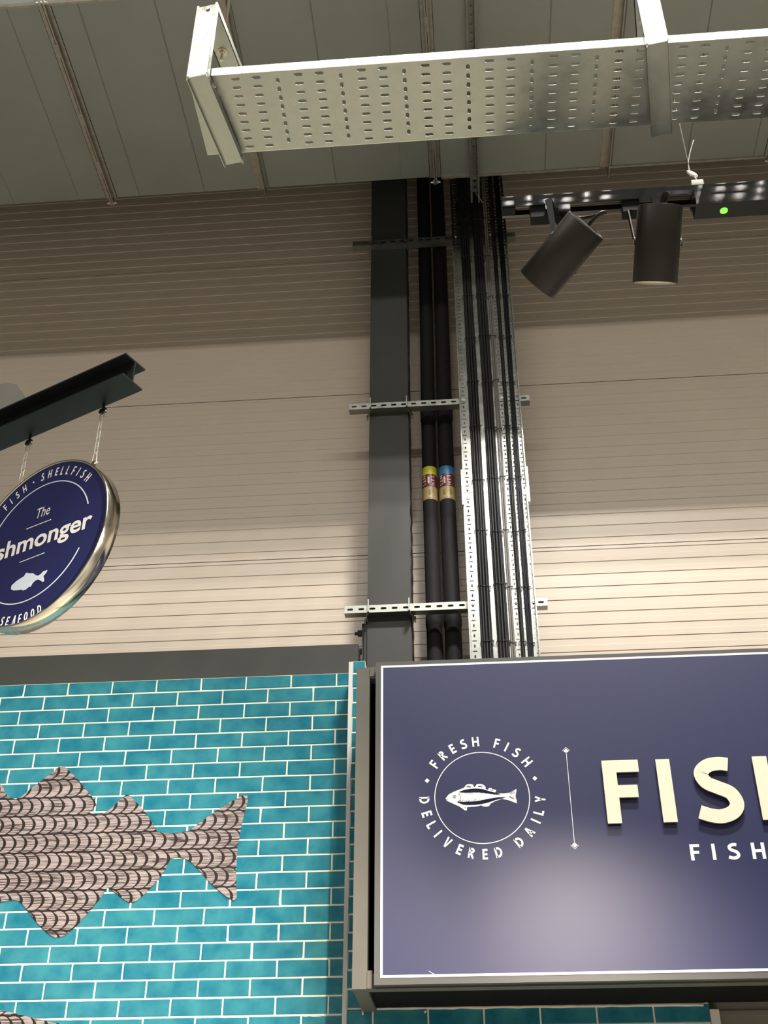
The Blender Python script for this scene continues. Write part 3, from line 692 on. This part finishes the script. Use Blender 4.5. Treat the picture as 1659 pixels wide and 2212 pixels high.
# emergency gear box
t = thing('emergency_light_box', 'black rectangular box with green indicator on the lighting track', 'emergency light box', (.9, 1.98, 3.77))
q = MB(); q.box(.580, 1.20, 1.9600, 2.0085, 3.7655, 3.8220); q.box(.582, 1.198, 2.006, 2.028, 3.815, 3.841); q.build('housing', 'track', t)
q = MB(); q.tube([(.6475, 1.986, 3.7640), (.6475, 1.986, 3.7656)], .0090, 24); lab(q.build('indicator_light', 'green', t), 'glowing green indicator')
# suspension wire with gripper tag
t = thing('suspension_wire', 'thin white suspension wire with a small white tag holding the track', 'suspension wire', (.6, 2.017, 3.88))
q = MB(); q.tube([(.5985, 2.018, 3.945), (.597, 2.018, 4.5), (.597, 2.018, 9.29)], .0011, 6); q.build('wire', 'white_warm', t)
q = MB(); q.tube(spline([(.5965, 2.018, 3.93), (.5975, 2.018, 3.97), (.606, 2.018, 4.01), (.624, 2.018, 4.065)], 5), .0011, 6); lab(q.build('wire_tail', 'white_warm', t), 'loose end of the wire')
q = MB(); el = [(.0105*math.cos(a_)*(1 if abs(math.cos(a_)) < .99 else 1.15), .0046*math.sin(a_)) for a_ in [2*PI*k/20 for k in range(20)]]
A = math.radians(-42)
q.poly([(.6010+x*1.35*math.cos(A)-y_*math.sin(A), 3.934+x*1.35*math.sin(A)+y_*1.25*math.cos(A)) for x, y_ in el], frameXZ(2.014), -.003, .003); q.build('gripper_tag', 'white', t)
q = MB(); q.tube([(.601, 2.014, 3.924), (.608, 2.014, 3.914), (.607, 2.014, 3.904)], .0018, 6); q.build('hook', 'screw', t)
q = MB(); q.box(.595, .6235, 2.012, 2.022, 3.8785, 3.910); q.build('clip_plate', 'white_warm', t)

# ------------------------------------------------------------------ fascia sign on its frame
YS = 4.16
t = thing('fascia_sign', 'large dark blue fishmonger counter sign with cream FISH letters', 'sign', (.6, 4.2, 2.49))
fr = 'frame_paint'
for x0 in (-.457, 2.2):
    q = MB(); q.box(x0, x0+.052, 4.200, 4.250, 2.4880, 3.697); q.build('frame_post', fr, t)
q = MB(); q.box(-.405, 2.2, 4.200, 4.250, 2.4880, 2.538); q.build('frame_rail', fr, t)
q = MB(); q.box(-.405, 2.2, 4.200, 4.250, 3.650, 3.697); q.build('frame_rail', fr, t)
q = MB(); q.box(-.4045, -.385, 4.1955, 4.2495, 3.656, 3.696); q.box(-.4045, -.387, 4.1955, 4.2495, 2.4885, 2.547); q.build('corner_tab', fr, t)
for z0, z1 in ((2.4885, 2.5385), (3.647, 3.697)):
    q = MB(); q.box(-.4565, -.4055, 4.2505, 4.5775, z0, z1); q.build('frame_arm', fr, t)
q = MB(); q.box(-.405, 2.2, 4.2505, 4.572, 2.5005, 2.505); q.box(-.405, 2.2, 4.545, 4.572, 2.505, 3.66); q.box(-.405, 2.2, 4.26, 4.572, 3.66, 3.664); q.box(-.408, -.4052, 4.2505, 4.572, 2.54, 3.646)  # black sheets stand in for the dark inside of the open box
lab(q.build('box_shade_sheet', 'box_shade', t), 'black sheets standing in for the shade inside the box')
q = MB(); q.box(-.378, 2.30, YS+.001, YS+.028, 2.4920, 3.699); panel = q.build('sign_board', 'board_edge', t)
q = MB(); q.box(-.3565, 2.28, YS, YS+.002, 2.5145, 3.6815); sub(q, 'printed_face', 'navy', panel)
q = MB(); F_ = frameXZ(YS)
x0, x1, z0, z1, bw = -.3570, 2.279, 2.5140, 3.6820, .0085
for a in ((x0, x1, z0, z0+bw), (x0, x1, z1-bw, z1), (x0, x0+bw, z0+bw, z1-bw), (x1-bw, x1, z0+bw, z1-bw)): q.box(a[0], a[1], YS-.0008, YS, a[2], a[3])
sub(q, 'border_line', 'white', panel)
CX, CZ = .0145, 3.1370
q = MB(); ring(q, F_, CX, CZ, .1725, .0032, 0, 360, -.0008, 0, 96); sub(q, 'emblem_ring', 'white', panel)
q = MB()
for ch, an in zip('FRESHFISH', (142.5, 130.4, 118.2, 106.4, 94.0, 72.6, 62.2, 51.0, 37.0)):
    a = math.radians(an); q = MB(); place(ch, q, F_, CX+.2155*math.cos(a), CZ+.2155*math.sin(a), a-PI/2, .0380, .88, -.0009, 0, .20); sub(q, 'emblem_letter', 'white', panel)
for ch, an in zip('DELIVEREDDAILY', (181.6, 196.2, 208.1, 218.9, 231.6, 245.4, 257.1, 270.4, 283.4, 306.1, 320.6, 333.1, 342.6, 355.9)):
    a = math.radians(an); q = MB(); place(ch, q, F_, CX+.2110*math.cos(a), CZ+.2110*math.sin(a), a+PI/2, .0380, .88, -.0009, 0, .20); sub(q, 'emblem_letter', 'white', panel)
for dx, dz in ((-.1994, .0680), (.1963, .0650)): q = MB(); q.poly(circle(CX+dx, CZ+dz, .0092, 4), F_, -.0009, 0); sub(q, 'emblem_diamond', 'white', panel)
# engraved fish
body = [(-.1333, -.002), (-.1206, .0137), (-.0998, .0237), (-.0646, .0367), (-.0559, .0479), (-.043, .0505), (-.0314, .0481), (-.0277, .0386), (-.0245, .0386), (-.017, .049), (-.004, .0495), (.0074, .0461), (.0145, .0385), (.0146, .0300), (.0228, .0250), (.0262, .0325), (.0350, .0330), (.0390, .0285), (.0533, .0247), (.0486, .0140), (.0769, .0110), (.1013, .0128), (.1266, .0267), (.1262, .018), (.1215, -.0005), (.1249, -.018), (.1253, -.0281), (.0938, -.0145), (.0717, -.0100), (.047, -.0176), (.0300, -.0262), (.0240, -.0350), (.0137, -.0374), (.0016, -.0354), (-.004, -.0318), (-.0227, -.0355), (-.0500, -.0368), (-.0560, -.0370), (-.0565, -.0480), (-.0630, -.0499), (-.0720, -.0430), (-.0834, -.0338), (-.1114, -.0200), (-.129, -.0110)]
q = MB(); q.poly([(CX+x, CZ+y_) for x, y_ in body], F_, -.0008, 0); fishp = q.build('emblem_fish', 'white', t)
q = MB()
top_ = [(-.083, .0205), (-.060, .0290), (-.030, .0325), (.0, .0300), (.030, .0200), (.068, .0088), (.040, .0090), (.010, .0150), (-.020, .0180), (-.050, .0175)]
bot_ = [(-.092, -.0160), (-.070, -.0165), (-.040, -.0165), (-.010, -.0140), (.020, -.0085), (.060, -.0035), (.085, -.0050), (.050, -.0125), (.020, -.0220), (-.010, -.0275), (-.045, -.0290), (-.070, -.0265)]
for pl in (top_, bot_): q.poly([(CX+x, CZ+y_) for x, y_ in spline(pl, 3, True)], F_, -.0014, -.0008)
ring(q, F_, CX-.1005, CZ+.0040, .0052, .0013, 0, 360, -.0014, -.0008, 20); q.poly(circle(CX-.1005, CZ+.004, .0018, 8), F_, -.0014, -.0008)
ring(q, F_, CX-.098, CZ+.0010, .0195, .0012, -62, 52, -.0014, -.0008, 16)
strip(q, [(CX-.131, CZ-.0035), (CX-.1245, CZ-.0085)], .0010, F_, -.0014, -.0008)
for x, y_, dx, dz in ((-.052, .043, .014, -.004), (-.056, .040, .016, -.001), (-.012, .042, .016, -.004), (-.013, .0395, .014, -.001), (.030, .0255, .012, -.002), (.104, .012, .016, .008), (.102, .008, .019, .005), (.100, -.004, .018, -.008), (.098, -.001, .017, -.004), (-.060, -.042, -.004, .006)):
    strip(q, [(CX+x, CZ+y_), (CX+x+dx, CZ+y_+dz)], .0011, F_, -.0014, -.0008)
for k in range(46):
    x = random.uniform(-.085, .06); y_ = -.0135+.05*max(0, x)*.25+random.uniform(-.003, .004); strip(q, [(CX+x, CZ+y_), (CX+x+.0018, CZ+y_+.0007)], .0014, F_, -.0014, -.0008)
for k in range(30):
    x = random.uniform(-.08, .085); y_ = .0175-abs(x+.02)*.13+random.uniform(-.002, .002); strip(q, [(CX+x, CZ+y_), (CX+x+.0018, CZ+y_)], .0011, F_, -.0014, -.0008)
sub(q, 'engraving', 'ink', fishp)
q = MB(); strip(q, [(.3335, 3.300), (.3335, 2.956)], .0021, F_, -.0008, 0)
for z_, s_ in ((3.3045, 1), (2.9510, -1)):
    q.poly(circle(.3335, z_, .0098, 4), F_, -.0008, 0)
    strip(q, [(.3335-.0140, z_+s_*.0005), (.3335, z_+s_*.0145), (.3335+.0140, z_+s_*.0005)], .0016, F_, -.0008, 0)
q.build('divider_line', 'white', t)
YB = 4.146
for ch, x, z0_, sx in (('F', .4565, 3.0195, .235), ('I', .6520, 3.0185, .235), ('S', .7770, 3.0155, .235), ('H', .9980, 3.0180, .245)):
    q = MB(); h = .236
    letter(q, ch, lambda a, b_, t_, x=x, z0_=z0_, sx=sx: (x+a*sx, YB+t_, z0_+b_*h), -.004, .0035, .213, 0, 1)
    o = q.build('raised_letter', ['cream', 'cream_side'], t)
    q = MB(); 
    px = x+.025 if ch != 'S' else x+.02
    for pz in (z0_+.05, z0_+.19): q.tube([(px if ch != 'S' else x+(.115 if pz < 3.1 else .06), YB+.003, pz), (px if ch != 'S' else x+(.115 if pz < 3.1 else .06), YS, pz)], .004, 8)
    sub(q, 'stand_off', 'screw', o)
q = MB()
for ch, x in (('F', .7325), ('I', .8075), ('S', .8610), ('H', .9440)):
    q = MB(); letter(q, ch, lambda a, b_, t_, x=x: (x+a*.060, YS+t_, 2.8860+b_*.0570), -.0009, 0, .195); sub(q, 'small_letter', 'white', panel)
q = MB(); q.tube([(-.192, YS-.001, 2.5330), (-.183, YS-.001, 2.5270), (-.174, YS-.001, 2.5235)], .0011, 6); lab(q.build('scratch', 'white', t), 'short pale scratch low on the panel')
# silicone line under the box
q = MB(); x = -.456; pts = []
while x < .79: pts.append((x, 4.577, 2.4985-.003*(x/.79)+random.uniform(-.0012, .0012))); x += .03
q.tube(pts, [.0058+random.uniform(-.0012, .0012) for _ in pts], 8); q.tube([(-.515, 4.577, 2.5005), (-.456, 4.577, 2.5005)], .003, 6); q.tube([(-.458, 4.577, 2.501), (-.456, 4.577, 2.478)], .0035, 6)
q.tube([(-.230, 4.577, 2.490), (-.224, 4.577, 2.484)], .006, 8)
struct(q.build('trim_3', 'silicone'))

# ------------------------------------------------------------------ round hanging sign
U = Vector((.898, -.440, 0)).normalized(); Nn = Vector((.440, .898, 0)).normalized()
KF, KB = 2.1226, 2.1800; SC = -2.5516; ZC = 3.598; RR = .2960
def PL(a, b, t_=0): v = U*(SC+a)+Nn*(KF+t_); return (v.x, v.y, ZC+b)
ctr = U*SC+Nn*KF
t = thing('round_hanging_sign', 'round dark blue hanging sign with polished steel rim, lettered The Fishmonger', 'hanging sign', (ctr.x, ctr.y, ZC))
q = MB(); n = 128
prof_ = [(RR-.004, .004), (RR-.004, 0), (RR+.0015, -.0006), (RR+.003, .001), (RR+.003, .0565), (RR, .058), (RR-.006, .058), (RR-.006, .004)]
vs = []; fs = []
for r_, d_ in prof_: vs += [PL(r_*math.cos(2*PI*k/n), r_*math.sin(2*PI*k/n), d_) for k in range(n)]
for i in range(len(prof_)-1):
    for k in range(n): fs.append((i*n+k, i*n+(k+1) % n, (i+1)*n+(k+1) % n, (i+1)*n+k))
q.add(vs, fs, 0, True); rim = q.build('rim', 'chrome', t)
for p_ in rim.data.polygons: p_.use_smooth = True
for m_ in [0]:
    pass
q = MB(); q.poly(circle(0, 0, RR-.0041, 96), PL, .0025, .055); disc = q.build('sign_disc', 'navy_round', t)
FT, BT = -.0006+.0025, .0025
dz = -.004
q = MB(); ch_ang = [('F', 133.2), ('I', 127.2), ('S', 120.6), ('H', 113.3), ('S', 95.7), ('H', 88.5), ('E', 81.6), ('L', 76.0), ('L', 70.0), ('F', 63.3), ('I', 57.6), ('S', 51.0), ('H', 43.8)]
for ch, an in ch_ang:
    a = math.radians(an); q = MB(); place(ch, q, PL, .2590*math.cos(a), .2590*math.sin(a), a-PI/2, .0315, .60, FT, BT, .17); sub(q, 'arc_letter', 'white', disc)
a = math.radians(104.6); q = MB(); q.poly(circle(.259*math.cos(a), .259*math.sin(a), .0035, 10), PL, FT, BT); sub(q, 'dot', 'white', disc)
for ch, an in zip('SEAFOOD', (-106.6, -101.4, -95.4, -90.6, -85.4, -79.8, -74.2)):
    a = math.radians(an); q = MB(); place(ch, q, PL, .2780*math.cos(a), .2780*math.sin(a), a+PI/2, .0315, .60, FT, BT, .17); sub(q, 'arc_letter', 'white', disc)
q = MB(); ring(q, PL, 0, 0, .2190, .0040, 18.5, 161.5, FT, BT); sub(q, 'arc_line', 'pale_blue', disc); q = MB(); ring(q, PL, 0, 0, .2200, .0040, 199, 336, FT, BT)
sub(q, 'arc_line', 'pale_blue', disc)
q = MB(); strip(q, [(-.054, .0630), (.0525, .0635)], .0026, PL, FT, BT); sub(q, 'short_line', 'white', disc); q = MB(); strip(q, [(-.054, -.0625), (.0515, -.0605)], .0026, PL, FT, BT); sub(q, 'short_line', 'white', disc)
fsh = [(-.0695, -.1548), (-.0689, -.1422), (-.0518, -.1319), (-.0348, -.1268), (-.0204, -.1235), (-.0138, -.1126), (.0034, -.1205), (.0178, -.1238), (.0283, -.1332), (.042, -.141), (.0533, -.1383), (.0624, -.1309), (.0793, -.132), (.0751, -.1399), (.0664, -.1489), (.0697, -.1585), (.0736, -.1683), (.0689, -.1709), (.0591, -.1639), (.047, -.1552), (.0323, -.1558), (.0229, -.1621), (.018, -.1717), (.0089, -.171), (-.0001, -.1764), (-.0139, -.1764), (-.0193, -.1712), (-.0369, -.1685), (-.0563, -.1638)]
q = MB(); q.poly(fsh, PL, FT, BT); lab(sub(q, 'fish_silhouette', 'pale_blue', disc), 'pale blue fish silhouette')
def word(txt, x0, x1, base, size, bold, name, shear=0.0):
    cu = bpy.data.curves.new(name, 'FONT'); cu.body = txt; cu.size = 1.0; cu.offset = bold; cu.extrude = .0; cu.resolution_u = 4; cu.shear = shear
    ob = bpy.data.objects.new(name, cu); COL.objects.link(ob); bpy.context.view_layer.update()
    dg = bpy.context.evaluated_depsgraph_get(); me = bpy.data.meshes.new_from_object(ob.evaluated_get(dg))
    bpy.data.objects.remove(ob)
    xs = [v.co.x for v in me.vertices]; a, b_ = min(xs), max(xs); sx = (x1-x0)/(b_-a)
    q = MB(); q.add([PL(x0+(v.co.x-a)*sx, base+v.co.y*size, FT) for v in me.vertices], [tuple(p.vertices) for p in me.polygons])
    return sub(q, name, 'white', disc)
word('Fishmonger', -.2370, .2370, -.0235, .0900, .022, 'name_lettering')
word('The', -.0190, .0400, .0900, .0560, .0, 'small_word', .15)
# beam that carries it
E0 = -2.2220      # U coordinate of the beam's free end
def BM(a, b, z_): v = U*a+Nn*b; return (v.x, v.y, z_)
t = thing('sign_beam', 'black I-section steel beam carrying the round sign', 'beam', BM(-2.6, 2.114, 4.1))
def ibar(q, a0, a1, b0, b1, z0, z1): q.hexa([BM(a0, b0, z0), BM(a1, b0, z0), BM(a1, b1, z0), BM(a0, b1, z0), BM(a0, b0, z1), BM(a1, b0, z1), BM(a1, b1, z1), BM(a0, b1, z1)])
q = MB(); e = E0; ibar(q, -4.6, e, 2.066, 2.162, 4.100, 4.106); ibar(q, -4.6, e, 2.066, 2.162, 4.186, 4.192); ibar(q, -4.6, e, 2.111, 2.117, 4.106, 4.186); q.build('beam_section', 'beam_steel', t)
t2 = thing('steel_box_arm', 'grey painted steel arm end showing at the left edge above the black beam', 'steel arm', (-1.9, 3.1, 4.2))
q = MB(); arm = [(-2.5, 4.24), (-1.552, 4.24), (-1.5445, 4.277), (-1.549, 4.294), (-1.600, 4.365), (-1.628, 4.374), (-2.5, 4.374)]
q.poly(arm, frameXZ(3.16), 0, .10); q.build('arm_plate', 'frame_paint', t2)
# chains with shackles
def link(q, c, hgt, wid, r, ang):
    d = U*math.cos(ang)+Nn*math.sin(ang); pts = []
    for k in range(20):
        th = 2*PI*k/20; a_ = wid/2*math.cos(th); b_ = (hgt-wid)/2*(1 if math.sin(th) > 0 else -1)+wid/2*math.sin(th)
        pts.append(Vector(c)+d*a_+Vector((0, 0, b_)))
    q.tube(pts, r, 8, closed=True)
for s0, zb, label in ((-2.3765, 3.843, 'steel chain nearer the free end of the black beam, above the round sign'), (-2.7145, 3.850, 'steel chain at the left edge of the photo, from black beam to round sign')):
    kk = 2.150; top = BM(s0, kk, 4.0995)
    t = thing('hanging_chain', label, 'chain', BM(s0, kk, 3.97), 'chains of the round sign')
    q = MB(); q.tube([(top[0], top[1], 4.0995), (top[0], top[1], 4.068)], .0045, 10); ibar(q, s0-.012, s0+.012, kk-.005, kk+.005, 4.060, 4.0775)
    lab(q.build('eye_bolt', 'beam_steel', t), 'black eye bolt')
    def shackle(zt_, zb_, flip):
        q = MB(); z_pin = zt_ if flip else zb_; zo = zb_ if flip else zt_; sgn = 1 if flip else -1
        ptsL = [BM(s0-.0095, kk, z_pin), BM(s0-.0085, kk, (z_pin+zo)/2), BM(s0-.005, kk, zo+sgn*.003), BM(s0, kk, zo), BM(s0+.005, kk, zo+sgn*.003), BM(s0+.0085, kk, (z_pin+zo)/2), BM(s0+.0095, kk, z_pin)]
        q.tube(spline(ptsL, 4), .0019, 8); q.tube([BM(s0-.0165, kk, z_pin), BM(s0+.0165, kk, z_pin)], .0030, 8); q.tube([BM(s0-.0195, kk, z_pin), BM(s0-.014, kk, z_pin)], .0055, 6, smooth=False)
        q.build('shackle', 'chain', t)
    shackle(4.0655, 4.020, True)
    zl = 4.0235; i = 0; zend = zb+.052
    N_ = max(3, int(round((zl-zend)/.0185)))
    N_ = 6; st = (zl-zend)/N_
    for i in range(N_):
        q = MB(); link(q, BM(s0, kk, zl-st*(i+.5)), st+.0075, .0125, .0019, PI/2*(i % 2)); q.build('chain_link', 'chain', t)
    shackle(zend+.003, zb+.008, False)
    q = MB(); ibar(q, s0-.006, s0+.006, kk-.004, kk+.004, zb-.010, zb+.016); q.build('rim_lug', 'chrome', t)

# ------------------------------------------------------------------ high bay lights of the shop (behind and above the viewer)
def high_bay(x, y, z_, label, m_='led'):
    t = thing('high_bay_light', label, 'ceiling light', (x, y, z_), 'high bay lights under the roof')
    q = MB(); q.box(x-.62, x+.62, y-.22, y+.22, z_+.004, z_+.06); q.build('housing', 'roof', t)
    q = MB()
    for i in range(7):
        for j_ in range(3): q.add([(x-.53+i*.165+a, y-.14+j_*.14+b_, z_) for a, b_ in ((0, 0), (.075, 0), (.075, .055), (0, .055))], [(3, 2, 1, 0)])
    q.build('led_lenses', m_, t)
    q = MB(); q.tube([(x-.4, y, z_+.06), (x-.4, y, 9.30)], .003, 6); q.tube([(x+.4, y, z_+.06), (x+.4, y, 9.30)], .003, 6); q.build('suspension', 'rod', t)
ZB = 8.95
high_bay(1.15, 1.45, ZB, 'LED high bay light nearest the duct, almost above the track', 'led_near')
for yy, xs_ in ((-2.55, (-4.4, -2.6, -.8, .95, 2.6, 4.4)),):
    for xx in xs_: high_bay(xx, yy, ZB, 'long LED high bay light hung under the roof')
